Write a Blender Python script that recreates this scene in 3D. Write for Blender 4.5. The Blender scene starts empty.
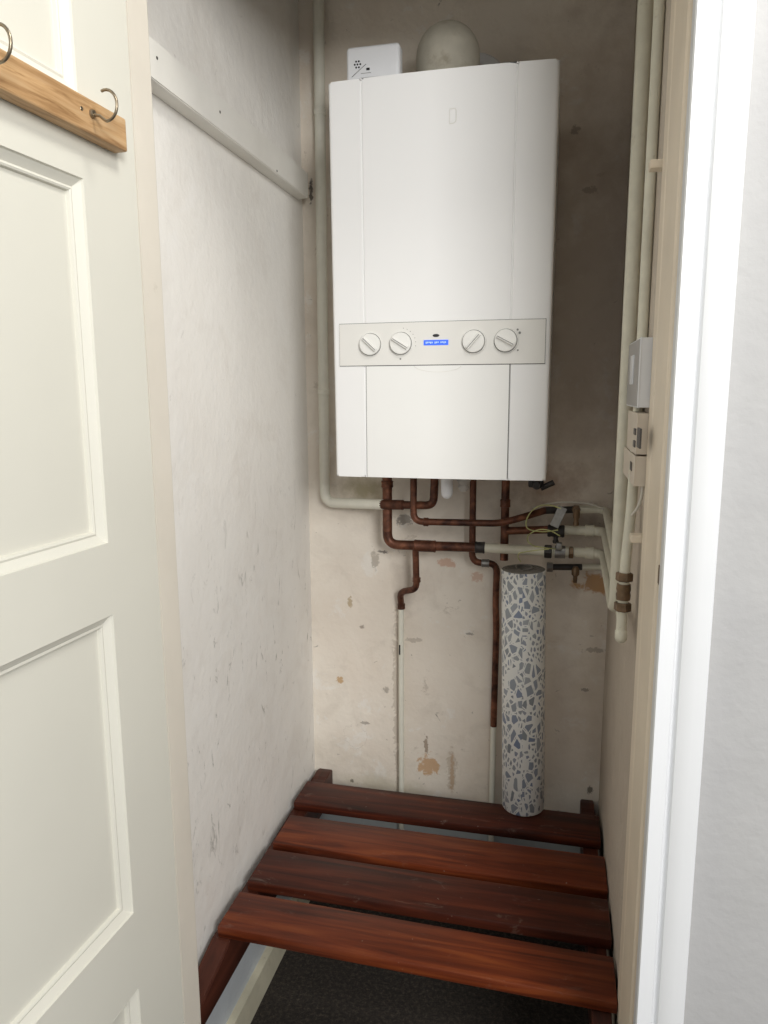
import bpy, bmesh, math, random
from mathutils import Vector, Matrix, Euler
random.seed(7)
S = bpy.context.scene
C = S.collection
PI = math.pi

# ------------------------------------------------------------------ camera geometry
H = 1.26                                   # lens height above the floor
RM = ((0.97337957, 0.0328057, -0.22683916),
      (0.22914562, -0.16066532, 0.96004112),
      (-0.00495037, -0.9864636, -0.16390562))
FPX = 729.0
def ray(px, py):
    d = (px - 384.0, py - 512.0, FPX)
    return Vector([sum(RM[i][k] * d[k] for k in range(3)) for i in range(3)])
def at(px, py, y):                         # the point at depth y (distance into the cupboard)
    v = ray(px, py); v = v * (y / v.y); v.z += H; return v
def atx(px, py, x):                        # the point on a side wall at x
    v = ray(px, py); v = v * (x / v.x); v.z += H; return v

# main planes of the place (metres)
YW = 1.66          # back wall
XL, XR = -0.579, 0.1253   # cupboard side walls
YF = 0.87          # hall wall face
XJL, XJR = -0.51, 0.122   # door opening
ZH = H + 0.66      # door head
ZC = H + 1.02      # ceiling

# ------------------------------------------------------------------ materials
def newmat(name):
    m = bpy.data.materials.new(name); m.use_nodes = True
    nt = m.node_tree; b = nt.nodes['Principled BSDF']
    return m, nt, b
def N(nt, t, **kw):
    n = nt.nodes.new(t)
    for k, v in kw.items(): setattr(n, k, v)
    return n
def col(c): return (c[0], c[1], c[2], 1.0)
def noise(nt, vec, scale, detail=4, rough=.55, dist=0.0):
    n = N(nt, 'ShaderNodeTexNoise')
    n.inputs['Scale'].default_value = scale; n.inputs['Detail'].default_value = detail
    n.inputs['Roughness'].default_value = rough; n.inputs['Distortion'].default_value = dist
    if vec is not None: nt.links.new(vec, n.inputs['Vector'])
    return n.outputs['Fac']
def ramp(nt, fac, stops):
    r = N(nt, 'ShaderNodeValToRGB')
    e = r.color_ramp.elements
    e[0].position, e[0].color = stops[0][0], col(stops[0][1]) if not isinstance(stops[0][1], (int, float)) else (stops[0][1],) * 3 + (1,)
    e[1].position, e[1].color = stops[1][0], col(stops[1][1]) if not isinstance(stops[1][1], (int, float)) else (stops[1][1],) * 3 + (1,)
    for p, c in stops[2:]:
        x = e.new(p); x.color = col(c) if not isinstance(c, (int, float)) else (c, c, c, 1)
    nt.links.new(fac, r.inputs['Fac'])
    return r.outputs['Color']
def mix(nt, fac, a, b, blend='MIX'):
    m = N(nt, 'ShaderNodeMix', data_type='RGBA', blend_type=blend)
    if isinstance(fac, (int, float)): m.inputs[0].default_value = fac
    else: nt.links.new(fac, m.inputs[0])
    for i, v in ((6, a), (7, b)):
        if isinstance(v, tuple): m.inputs[i].default_value = col(v)
        else: nt.links.new(v, m.inputs[i])
    return m.outputs[2]
def math_(nt, op, a, b=0.0, c=None, clamp=False):
    m = N(nt, 'ShaderNodeMath', operation=op); m.use_clamp = clamp
    for i, v in enumerate((a, b) if c is None else (a, b, c)):
        if isinstance(v, (int, float)): m.inputs[i].default_value = v
        else: nt.links.new(v, m.inputs[i])
    return m.outputs[0]
def mapping(nt, vec, scale=(1, 1, 1), loc=(0, 0, 0)):
    m = N(nt, 'ShaderNodeMapping'); m.inputs['Scale'].default_value = scale; m.inputs['Location'].default_value = loc
    nt.links.new(vec, m.inputs['Vector']); return m.outputs['Vector']
def objvec(nt): return N(nt, 'ShaderNodeTexCoord').outputs['Object']
def bump(nt, b, h, strength=.3, dist=.004):
    n = N(nt, 'ShaderNodeBump'); n.inputs['Strength'].default_value = strength; n.inputs['Distance'].default_value = dist
    nt.links.new(h, n.inputs['Height']); nt.links.new(n.outputs['Normal'], b.inputs['Normal'])
def splodge(nt, vec, p, radius, wob=.35, scale=18, sq=(1, 1, 1)):
    """soft irregular spot of a stain around a point of the wall: 1 inside, 0 outside"""
    s = N(nt, 'ShaderNodeVectorMath', operation='SUBTRACT'); nt.links.new(vec, s.inputs[0]); s.inputs[1].default_value = p
    m = N(nt, 'ShaderNodeVectorMath', operation='MULTIPLY'); nt.links.new(s.outputs[0], m.inputs[0]); m.inputs[1].default_value = sq
    l = N(nt, 'ShaderNodeVectorMath', operation='LENGTH'); nt.links.new(m.outputs[0], l.inputs[0])
    d = math_(nt, 'DIVIDE', l.outputs['Value'], radius)
    small = radius < .04
    n = noise(nt, vec, (.95 / radius if small else scale), 6, .68, .8 if small else 0)
    if small: wob = max(wob, .62) if wob > .1 else .25
    d = math_(nt, 'ADD', d, math_(nt, 'MULTIPLY', math_(nt, 'SUBTRACT', n, .5), wob * 6))
    k = 2.6 if small else 1.0
    return math_(nt, 'MULTIPLY', math_(nt, 'SUBTRACT', 1.25, d), k, clamp=True)

def simple(name, c, rough=.5, metal=0.0, var=.0, bump_s=0.0, scale=30, dirt=None, coat=0.0):
    m, nt, b = newmat(name)
    b.inputs['Roughness'].default_value = rough; b.inputs['Metallic'].default_value = metal
    b.inputs['Coat Weight'].default_value = coat
    v = objvec(nt)
    n = noise(nt, v, scale, 4)
    lo = tuple(x * (1 - var) for x in c); hi = tuple(min(1, x * (1 + var * .6)) for x in c)
    out = ramp(nt, n, [(.3, lo), (.7, hi)])
    if dirt:
        f = ramp(nt, noise(nt, v, dirt[1], 6, .65), [(dirt[2], 0.0), (dirt[2] + .12, 1.0)])
        out = mix(nt, math_(nt, 'MULTIPLY', f, dirt[3]), out, dirt[0])
    nt.links.new(out, b.inputs['Base Color'])
    if bump_s: bump(nt, b, noise(nt, v, scale * 1.5, 5), bump_s, .003)
    return m

def plaster(name, base, tint, grime, patch=.5, specks=1.0, rough=.75, stains=(), low=None, scuff=None, bs=.35):
    m, nt, b = newmat(name)
    v = objvec(nt)
    big = noise(nt, v, 3.2, 5, .6, .4)
    out = ramp(nt, big, [(patch - .12, tint), (patch + .12, base)])
    mid = noise(nt, v, 11, 6, .65, .6)
    out = mix(nt, math_(nt, 'MULTIPLY', ramp(nt, mid, [(.52, 0.0), (.78, 1.0)]), .30), out, grime)
    # dots and little chips
    fl = noise(nt, v, 13, 8, .74, .5)      # ragged flaked patches of the older coat
    out = mix(nt, math_(nt, 'MULTIPLY', ramp(nt, fl, [(.635, 0.0), (.67, 1.0)]), .30 * specks), out, grime)
    wt = noise(nt, mapping(nt, v, (1, 1, 1), (3.1, 1.7, 5.3)), 9, 8, .72, .4)
    out = mix(nt, math_(nt, 'MULTIPLY', ramp(nt, wt, [(.58, 0.0), (.62, 1.0)]), .28 * specks), out, tuple(min(.85, x * 1.25) for x in base))
    sp = noise(nt, v, 46, 3, .6, 1.0)
    out = mix(nt, math_(nt, 'MULTIPLY', ramp(nt, sp, [(.70, 0.0), (.76, 1.0)]), .55 * specks), out, tuple(x * .45 for x in grime))
    if scuff:      # dragged scuff marks low on the wall
        st = noise(nt, mapping(nt, v, (30, 26, 9)), 1.0, 6, .7, 2.0)
        zz = N(nt, 'ShaderNodeSeparateXYZ'); nt.links.new(v, zz.inputs[0])
        band = ramp(nt, math_(nt, 'MULTIPLY', math_(nt, 'ABSOLUTE', math_(nt, 'SUBTRACT', zz.outputs['Z'], scuff[0])), 1.0 / scuff[1]), [(0.25, 1.0), (1.0, 0.0)])
        f = math_(nt, 'MULTIPLY', ramp(nt, st, [(.60, 0.0), (.70, 1.0)]), band)
        out = mix(nt, math_(nt, 'MULTIPLY', f, scuff[2]), out, (.16, .145, .125))
    if low:        # blue-grey below this height: shade under the bench put into the colour
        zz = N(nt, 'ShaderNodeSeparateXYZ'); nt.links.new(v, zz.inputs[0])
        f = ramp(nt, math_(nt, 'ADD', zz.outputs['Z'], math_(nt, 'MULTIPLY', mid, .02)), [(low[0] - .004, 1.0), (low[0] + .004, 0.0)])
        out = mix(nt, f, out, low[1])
    if 'back' in name:
        d = splodge(nt, v, tuple(at(355, 736, YW)), .024, wob=.05, scale=30, sq=(1, 1, .9))
        nt.links.new(d, ramp_in := N(nt, 'ShaderNodeValToRGB').inputs['Fac'])
        cr = ramp_in.node.color_ramp; cr.elements[0].position, cr.elements[0].color = .02, (0, 0, 0, 1); cr.elements[1].position, cr.elements[1].color = .08, (1, 1, 1, 1)
        e3 = cr.elements.new(.13); e3.color = (0, 0, 0, 1)
        out = mix(nt, math_(nt, 'MULTIPLY', ramp_in.node.outputs['Color'], .6), out, (.35, .30, .25))
    for p, r, c, a, sq in stains:
        f = splodge(nt, v, p, r, sq=sq)
        out = mix(nt, math_(nt, 'MULTIPLY', f, a), out, c)
    nt.links.new(out, b.inputs['Base Color'])
    b.inputs['Roughness'].default_value = rough
    h = math_(nt, 'ADD', math_(nt, 'MULTIPLY', noise(nt, v, 9, 4), 1.0), math_(nt, 'MULTIPLY', noise(nt, v, 70, 5), .25))
    bump(nt, b, h, bs, .012)
    return m

def wood(name, c0, c1, c2, axis=0, rough=.35, scale=1.0, dust=0.0, coat=.0):
    m, nt, b = newmat(name)
    v = objvec(nt)
    info = N(nt, 'ShaderNodeObjectInfo')
    sc = [34 * scale] * 3; sc[axis] = 2.0 * scale
    off = N(nt, 'ShaderNodeVectorMath', operation='ADD'); nt.links.new(v, off.inputs[0])
    cmb = N(nt, 'ShaderNodeCombineXYZ')
    r3 = math_(nt, 'MULTIPLY', info.outputs['Random'], 7.0)
    for i in range(3): nt.links.new(r3, cmb.inputs[i])
    nt.links.new(cmb.outputs[0], off.inputs[1])
    mv = mapping(nt, off.outputs[0], tuple(sc))
    g = noise(nt, mv, 1.0, 6, .6, .8)
    out = ramp(nt, g, [(.28, c0), (.5, c1), (.74, c2)])
    kn = noise(nt, mapping(nt, off.outputs[0], tuple(x * .25 for x in sc)), 1.0, 3, .5, .5)
    out = mix(nt, math_(nt, 'MULTIPLY', ramp(nt, kn, [(.5, 0.0), (.75, 1.0)]), .55), out, c0)
    if dust:
        d = noise(nt, mapping(nt, v, (14, 30, 14)), 1.0, 7, .75, 1.2)
        out = mix(nt, math_(nt, 'MULTIPLY', ramp(nt, d, [(.60, 0.0), (.72, 1.0)]), dust), out, (.30, .24, .20))
        sp = noise(nt, v, 120, 2, .5)
        out = mix(nt, math_(nt, 'MULTIPLY', ramp(nt, sp, [(.75, 0.0), (.79, 1.0)]), .5), out, (.34, .28, .24))
    nt.links.new(out, b.inputs['Base Color'])
    b.inputs['Roughness'].default_value = rough; b.inputs['Coat Weight'].default_value = coat
    b.inputs['Coat Roughness'].default_value = .25; b.inputs['Specular IOR Level'].default_value = .30
    bump(nt, b, g, .18, .002)
    return m

def copper(name):
    m, nt, b = newmat(name)
    v = objvec(nt)
    n1 = noise(nt, v, 34, 5, .6, .5)
    out = ramp(nt, n1, [(.3, (.035, .014, .010)), (.55, (.15, .058, .033)), (.8, (.33, .135, .075))])
    nt.links.new(out, b.inputs['Base Color'])
    b.inputs['Metallic'].default_value = .55; b.inputs['Roughness'].default_value = .48
    bump(nt, b, noise(nt, v, 120, 3), .15, .001)
    return m

def terrazzo(name):
    m, nt, b = newmat(name)
    uv = N(nt, 'ShaderNodeUVMap').outputs[0]
    wv = N(nt, 'ShaderNodeVectorMath', operation='ADD')
    nz = N(nt, 'ShaderNodeTexNoise'); nz.inputs['Scale'].default_value = 30; nz.inputs['Detail'].default_value = 2
    nt.links.new(uv, nz.inputs['Vector'])
    sc = N(nt, 'ShaderNodeVectorMath', operation='SCALE'); nt.links.new(nz.outputs['Color'], sc.inputs[0]); sc.inputs['Scale'].default_value = .007
    nt.links.new(uv, wv.inputs[0]); nt.links.new(sc.outputs[0], wv.inputs[1])
    def layer(scale, gap, keep, loc, sq=.62, rot=.5):
        mp = N(nt, 'ShaderNodeMapping'); mp.inputs['Scale'].default_value = (scale, scale * sq, 1); mp.inputs['Location'].default_value = loc
        mp.inputs['Rotation'].default_value = (0, 0, rot); nt.links.new(wv.outputs[0], mp.inputs['Vector'])
        vec = mp.outputs['Vector']
        e = N(nt, 'ShaderNodeTexVoronoi', voronoi_dimensions='2D', feature='DISTANCE_TO_EDGE')
        f = N(nt, 'ShaderNodeTexVoronoi', voronoi_dimensions='2D', feature='F1')
        for q in (e, f):
            nt.links.new(vec, q.inputs['Vector']); q.inputs['Scale'].default_value = 1.0; q.inputs['Randomness'].default_value = 1.0
        sep = N(nt, 'ShaderNodeSeparateColor'); nt.links.new(f.outputs['Color'], sep.inputs[0])
        msk = ramp(nt, e.outputs['Distance'], [(gap, 0.0), (gap + .025, 1.0)])
        k = math_(nt, 'LESS_THAN', sep.outputs[1], keep)
        return math_(nt, 'MULTIPLY', msk, k), sep.outputs[0], sep.outputs[2]
    pal = [(0.0, (.23, .255, .28)), (.3, (.33, .355, .38)), (.55, (.24, .28, .35)), (.75, (.38, .40, .425)), (.92, (.19, .235, .34))]
    base = (.78, .785, .76)
    m1, c1, _ = layer(112, .20, .70, (1.3, 4.1, 0))
    out = mix(nt, m1, base, ramp(nt, c1, pal))
    m2, c2, _ = layer(64, .15, .50, (3.3, 7.7, 0), .66, -.6)
    m2b, _, _ = layer(64, .02, .50, (3.3, 7.7, 0), .66, -.6)     # a white rim round each larger chip
    out = mix(nt, m2b, out, base)
    out = mix(nt, m2, out, ramp(nt, c2, pal))
    nt.links.new(out, b.inputs['Base Color']); b.inputs['Roughness'].default_value = .32
    return m

def carpet(name):
    m, nt, b = newmat(name)
    v = objvec(nt)
    n1 = noise(nt, v, 120, 5, .85)
    n2 = noise(nt, v, 22, 3, .6)
    out = ramp(nt, n1, [(.3, (.008, .006, .005)), (.5, (.04, .031, .024)), (.7, (.15, .12, .09))])
    out = mix(nt, math_(nt, 'MULTIPLY', n2, .4), out, (.02, .016, .012))
    nt.links.new(out, b.inputs['Base Color']); b.inputs['Roughness'].default_value = .95
    bump(nt, b, n1, 1.0, .008)
    return m

M = {}
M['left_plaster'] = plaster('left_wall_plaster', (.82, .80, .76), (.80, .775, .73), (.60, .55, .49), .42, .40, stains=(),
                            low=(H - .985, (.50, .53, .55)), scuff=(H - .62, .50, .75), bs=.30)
rust, ochre = (.42, .20, .08), (.50, .34, .18)
P_ = lambda px, py: tuple(at(px, py, YW))
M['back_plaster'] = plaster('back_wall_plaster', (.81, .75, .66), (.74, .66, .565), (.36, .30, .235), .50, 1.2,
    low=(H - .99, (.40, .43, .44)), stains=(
    (P_(428, 765), .022, (.56, .33, .16), .8, (1, 1, 1)),
    (P_(426, 745), .010, (.30, .22, .16), .8, (2.4, 1, .5)),
    (P_(600, 583), .030, (.50, .25, .08), .85, (.7, 1, 1.8)),
    (P_(448, 563), .014, (.60, .36, .25), .7, (.8, 1, 1.6)),
    (P_(478, 577), .012, (.60, .36, .25), .6, (.9, 1, 1.2)),
    (P_(340, 680), .008, (.50, .30, .12), .8, (1, 1, 1)),
    (P_(366, 490), .050, (.34, .29, .15), .8, (.8, 1, 1.2)),
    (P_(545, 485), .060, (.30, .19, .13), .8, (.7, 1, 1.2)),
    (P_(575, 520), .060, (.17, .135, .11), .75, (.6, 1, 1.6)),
    (P_(345, 540), .07, (.52, .46, .40), .25, (1, 1, .6)),
    (P_(405, 580), .04, (.38, .32, .27), .5, (1.4, 1, .5)),
    (P_(398, 700), .018, (.42, .36, .29), .5, (1.6, 1, .10)),
    (P_(452, 770), .016, (.45, .36, .27), .5, (1.5, 1, .3)),
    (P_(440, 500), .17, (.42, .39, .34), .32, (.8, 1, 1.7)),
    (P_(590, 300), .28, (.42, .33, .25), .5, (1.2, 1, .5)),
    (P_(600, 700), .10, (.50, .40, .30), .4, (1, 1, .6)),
    (P_(452, 775), .010, (.48, .31, .18), .6, (2.2, 1, .22)),
    (P_(470, 634), .006, (.25, .22, .19), .7, (.7, 1, 2)), (P_(362, 627), .005, (.25, .2, .16), .7, (1, 1, 1)), (P_(386, 690), .006, (.28, .24, .2), .6, (1, 1, .8)),
    (P_(415, 640), .012, (.36, .31, .26), .5, (.6, 1, 2.5)), (P_(352, 781), .004, (.06, .05, .04), .9, (1, 1, 1)), (P_(365, 723), .006, (.3, .26, .22), .7, (.6, 1, 1.6)),
    (P_(350, 602), .006, (.40, .29, .15), .7, (1.2, 1, .5)), (P_(375, 560), .010, (.30, .26, .21), .6, (1.2, 1, .5)), (P_(384, 552), .006, (.12, .1, .09), .8, (.6, 1, 1.8)),
    (P_(404, 520), .014, (.16, .145, .13), .7, (.8, 1, 1.2)), (P_(585, 690), .006, (.24, .2, .16), .7, (.7, 1, 1.5)), (P_(595, 650), .010, (.32, .27, .22), .6, (.6, 1, 2)),
    (P_(590, 790), .006, (.1, .08, .06), .8, (1, 1, .7)), (P_(575, 130), .008, (.25, .2, .16), .6, (1, 1, 1)), (P_(590, 190), .010, (.25, .2, .16), .5, (.7, 1, 1.6)),
    (P_(380, 785), .06, (.46, .42, .30), .5, (.45, 1, 2.2)),
    (P_(311, 192), .011, (.06, .05, .045), .85, (2.6, 1, .5)),
    (P_(330, 755), .07, (.50, .43, .34), .25, (.5, 1, 1.4))))
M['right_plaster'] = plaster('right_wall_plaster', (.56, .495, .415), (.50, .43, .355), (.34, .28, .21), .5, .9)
M['hall_plaster'] = plaster('hall_wall_plaster', (.46, .455, .445), (.44, .435, .43), (.38, .375, .36), .5, .12, bs=.25)
M['ceiling_paint'] = simple('ceiling_paint', (.72, .70, .67), .8, var=.04)
M['door_paint'] = simple('cream_door_paint', (.70, .685, .605), .38, var=.02, scale=6, bump_s=.05)
M['jamb_paint'] = simple('old_cream_jamb_paint', (.80, .70, .56), .45, var=.06, scale=9, bump_s=.12, dirt=((.34, .25, .15), 60, .66, .6))
M['jamb_left_paint'] = simple('cream_jamb_paint', (.74, .69, .60), .45, var=.05, scale=9, bump_s=.12, dirt=((.40, .34, .25), 40, .68, .35))
M['casing_paint'] = simple('white_gloss_paint', (.80, .81, .82), .30, var=.015, scale=8, bump_s=.08)
M['batten_paint'] = simple('white_batten_paint', (.80, .785, .735), .45, var=.05, scale=14, bump_s=.12, dirt=((.25, .22, .19), 50, .70, .6))
M['skirting_paint'] = simple('cream_skirting_paint', (.62, .58, .44), .5, var=.08, dirt=((.3, .25, .16), 30, .6, .5))
M['pine'] = wood('varnished_pine', (.24, .125, .05), (.53, .33, .16), (.64, .45, .26), axis=1, rough=.42, scale=4.5)
M['slat_dark'] = wood('dark_stained_slat', (.013, .0035, .002), (.058, .011, .0045), (.12, .025, .009), 0, .46, 1.5, .32)
M['slat_light'] = wood('red_stained_slat', (.032, .006, .0025), (.125, .024, .007), (.22, .054, .014), 0, .42, 1.5, .15)
M['rail_wood'] = wood('stained_rail', (.018, .006, .004), (.060, .016, .009), (.11, .032, .017), 1, .45, 1.0)
M['copper'] = copper('tarnished_copper')
M['pipe_cream'] = simple('cream_pipe_paint', (.70, .675, .555), .42, var=.07, scale=40, bump_s=.1, dirt=((.30, .25, .17), 38, .63, .45))
M['pipe_white'] = simple('white_pipe_paint', (.74, .725, .63), .42, var=.05, scale=40, bump_s=.08, dirt=((.40, .35, .27), 38, .66, .35))
M['brass'] = simple('grimy_brass', (.20, .13, .075), .45, .6, var=.4, scale=60)
M['steel'] = simple('dull_steel', (.30, .29, .275), .4, .8, var=.25, scale=60)
M['dark_metal'] = simple('blackened_metal', (.045, .040, .038), .5, .4, var=.3, scale=60)
M['hook_metal'] = simple('antique_hook_metal', (.30, .25, .18), .32, .9, var=.3, scale=90)
M['boiler_white'] = simple('white_boiler_enamel', (.82, .82, .815), .32, var=.008, scale=5)
M['boiler_flap'] = simple('white_boiler_plastic', (.81, .81, .79), .4, var=.015, scale=8)
M['fascia'] = simple('warm_grey_fascia_plastic', (.74, .73, .695), .42, var=.01)
M['knob'] = simple('pale_knob_plastic', (.77, .765, .735), .38, var=.01)
M['mark'] = simple('grey_print', (.20, .20, .19), .6)
M['screen'] = simple('dark_lcd', (.09, .08, .075), .4)
M['seam'] = simple('dark_gap', (.13, .13, .125), .7)
M['black'] = simple('black_plastic', (.02, .02, .022), .4)
M['plastic_white'] = simple('white_plastic', (.74, .75, .77), .4, var=.01)
M['plastic_grey'] = simple('grey_white_plastic', (.52, .50, .47), .5, var=.02)
M['switch_shade'] = simple('shaded_switch_plate', (.40, .385, .37), .5)  # grey puts the shade on this side of the white box into its colour
M['plastic_beige'] = simple('aged_beige_plastic', (.66, .585, .49), .5, var=.03)
M['flue_plastic'] = simple('aged_flue_plastic', (.52, .49, .41), .5, var=.14, scale=26, dirt=((.27, .22, .15), 22, .55, .5))
M['wire'] = simple('yellow_green_wire', (.52, .53, .22), .45, var=.2, scale=60)
M['flex'] = simple('white_flex', (.62, .59, .52), .5)
M['terrazzo'] = terrazzo('terrazzo_print')
M['roll_edge'] = simple('grey_roll_edge', (.24, .225, .20), .7, var=.25, scale=60)
M['carpet'] = carpet('dark_brown_carpet')
m, nt, b = newmat('blue_display'); b.inputs['Base Color'].default_value = (.02, .07, .5, 1)
b.inputs['Emission Color'].default_value = (.045, .16, .85, 1); b.inputs['Emission Strength'].default_value = .75; M['blue'] = m
m, nt, b = newmat('display_characters'); b.inputs['Base Color'].default_value = (.4, .5, .9, 1)
b.inputs['Emission Color'].default_value = (.35, .5, 1, 1); b.inputs['Emission Strength'].default_value = .6; M['blue_text'] = m

# ------------------------------------------------------------------ mesh helpers
def box(bm, x0, x1, y0, y1, z0, z1, bev=0.0, seg=2):
    r = bmesh.ops.create_cube(bm, size=1.0)
    vs = r['verts']
    for v in vs:
        v.co = Vector((x0 if v.co.x < 0 else x1, y0 if v.co.y < 0 else y1, z0 if v.co.z < 0 else z1))
    if bev:
        es = list({e for v in vs for e in v.link_edges})
        bmesh.ops.bevel(bm, geom=es, offset=bev, segments=seg, affect='EDGES', profile=.5)
    return bm
def fillet(pts, rad, n=6):
    pts = [Vector(p) for p in pts]
    out = [pts[0]]
    for i in range(1, len(pts) - 1):
        a, p, c = pts[i - 1], pts[i], pts[i + 1]
        u, w = (a - p), (c - p)
        r = min(rad, u.length * .48, w.length * .48)
        A, B = p + u.normalized() * r, p + w.normalized() * r
        for k in range(n + 1):
            t = k / n
            out.append(A * (1 - t) ** 2 + p * (2 * t * (1 - t)) + B * t ** 2)
    out.append(pts[-1])
    res = [out[0]]
    for p in out[1:]:
        if (p - res[-1]).length > 1e-5: res.append(p)
    return res
def tube(bm, pts, r, seg=14, rad=.0, caps=True, radii=None):
    pts = fillet(pts, rad) if rad else [Vector(p) for p in pts]
    n = len(pts)
    t0 = (pts[1] - pts[0]).normalized()
    u = t0.orthogonal().normalized()
    rings = []
    for i, p in enumerate(pts):
        t = (pts[min(i + 1, n - 1)] - pts[max(i - 1, 0)]).normalized()
        u = (u - t * u.dot(t)).normalized(); w = t.cross(u)
        rr = radii[i] if radii else r
        rings.append([bm.verts.new(p + (u * math.cos(2 * PI * k / seg) + w * math.sin(2 * PI * k / seg)) * rr) for k in range(seg)])
    for a, c in zip(rings, rings[1:]):
        for k in range(seg):
            f = bm.faces.new((a[k], a[(k + 1) % seg], c[(k + 1) % seg], c[k])); f.smooth = True
    if caps:
        bm.faces.new(rings[0][::-1]); bm.faces.new(rings[-1])
    return bm
def lathe(bm, prof, mat=None, seg=32):
    """prof: (radius, height) pairs about local Z, then moved by mat"""
    mat = mat or Matrix()
    rings = []
    for r, z in prof:
        if r < 1e-6: rings.append([bm.verts.new(mat @ Vector((0, 0, z)))])
        else: rings.append([bm.verts.new(mat @ Vector((r * math.cos(2 * PI * k / seg), r * math.sin(2 * PI * k / seg), z))) for k in range(seg)])
    for a, c in zip(rings, rings[1:]):
        for k in range(seg):
            if len(a) == 1 and len(c) == 1: continue
            if len(a) == 1: bm.faces.new((a[0], c[(k + 1) % seg], c[k]))
            elif len(c) == 1: bm.faces.new((a[k], a[(k + 1) % seg], c[0]))
            else: bm.faces.new((a[k], a[(k + 1) % seg], c[(k + 1) % seg], c[k]))
    return bm
def prism(bm, poly, z0, z1):
    """poly in x,y extruded along z"""
    a = [bm.verts.new((x, y, z0)) for x, y in poly]; c = [bm.verts.new((x, y, z1)) for x, y in poly]
    n = len(poly)
    bm.faces.new(a[::-1]); bm.faces.new(c)
    for k in range(n): bm.faces.new((a[k], a[(k + 1) % n], c[(k + 1) % n], c[k]))
    return bm
def xform(bm, mat):
    bmesh.ops.transform(bm, matrix=mat, verts=bm.verts); return bm
def axis(p, d):
    """matrix taking local Z to direction d at p"""
    return Matrix.Translation(Vector(p)) @ Vector(d).to_track_quat('Z', 'Y').to_matrix().to_4x4()
def obj(name, bm, mat, parent=None, smooth=None):
    bmesh.ops.remove_doubles(bm, verts=bm.verts, dist=1e-6)
    bmesh.ops.recalc_face_normals(bm, faces=bm.faces)
    me = bpy.data.meshes.new(name)
    if smooth is not None:
        for f in bm.faces: f.smooth = True
        for e in bm.edges:
            e.smooth = not (len(e.link_faces) == 2 and e.calc_face_angle(0) > math.radians(smooth))
    bm.to_mesh(me); bm.free()
    o = bpy.data.objects.new(name, me); C.objects.link(o)
    me.materials.append(M[mat])
    if parent is not None:
        o.parent = parent
        o.matrix_parent_inverse = parent_world(parent).inverted()
    return o
def parent_world(o):
    m = Matrix.LocRotScale(o.location, o.rotation_euler, o.scale)
    if o.parent is not None: m = parent_world(o.parent) @ o.matrix_parent_inverse @ m
    return m
def BM(): return bmesh.new()
def tag(o, label=None, cat=None, group=None, kind=None):
    if label: o['label'] = label
    if cat: o['category'] = cat
    if group: o['group'] = group
    if kind: o['kind'] = kind
    return o
def thing(name, loc, label, cat, group=None):
    o = bpy.data.objects.new(name, None); C.objects.link(o); o.location = loc
    o.empty_display_size = .03
    return tag(o, label, cat, group)
def struct(name, bm, mat, label, cat, smooth=None):
    o = obj(name, bm, mat, None, smooth); return tag(o, label, cat, None, 'structure')

# ------------------------------------------------------------------ room shell
TH = .10
struct('floor', box(BM(), -2.2, 1.6, -1.8, YW + TH, -.05, 0), 'carpet', 'dark brown carpet on the cupboard and hall floor', 'floor')
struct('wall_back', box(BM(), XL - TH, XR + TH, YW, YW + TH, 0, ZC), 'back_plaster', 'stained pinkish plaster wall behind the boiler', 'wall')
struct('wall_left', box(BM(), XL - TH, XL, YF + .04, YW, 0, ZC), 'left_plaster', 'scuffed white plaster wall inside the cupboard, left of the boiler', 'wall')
struct('wall_right', box(BM(), XR, XR + TH, YF + .04, YW, 0, ZC), 'right_plaster', 'shaded narrow plaster wall behind the vertical pipes', 'wall')
bm = BM()
box(bm, XR + .0205, 1.6, YF, YF + .04, 0, ZC)
struct('wall_front', bm, 'hall_plaster', 'pale grey hall wall right of the white door casing', 'wall')
struct('wall_side', box(BM(), -2.2, XL - TH - .002, YF, YF + .04, 0, ZC), 'hall_plaster', 'hall wall behind the open cream door', 'wall')
struct('wall_top', box(BM(), XL - TH - .002, XR + .0205, YF - .0, YF + .04, ZH + .03, ZC), 'hall_plaster', 'wall above the cupboard door head', 'wall')
struct('ceiling', box(BM(), XL - TH, XR + TH, YF, YW + TH, ZC, ZC + .05), 'ceiling_paint', 'ceiling of the boiler cupboard', 'ceiling')

# right jamb: lining with a stop bead, aged cream
YJB = 1.060
bm = BM()
prism(bm, [(XJR, .8692), (XJR, .878), (XJR + .0015, .882), (XJR + .0015, .905), (XJR - .0005, .909), (XJR - .0005, .945), (XJR + .001, .949), (XJR + .001, 1.020),
           (XJR + .0, 1.025), (XJR, YJB), (XR + .02, YJB), (XR + .02, .8692)], 0, ZH)
struct('trim_1', bm, 'jamb_paint', 'aged cream door jamb between the cupboard pipes and white casing', 'door frame')
# left jamb
bm = BM()
prism(bm, [(XJL, .853), (XJL, .868), (XJL - .002, .871), (XJL - .002, .902), (XJL - .004, .906), (XL - .002, .906), (XL - .002, .853)], 0, ZH)
struct('trim_2', bm, 'jamb_left_paint', 'cream jamb strip behind the hinge edge of the open door', 'door frame')
struct('trim_3', box(BM(), XL - .002, XR + .02, .853, 1.0, ZH, ZH + .03), 'jamb_left_paint', 'cream head lining of the cupboard doorway', 'door frame')
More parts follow.
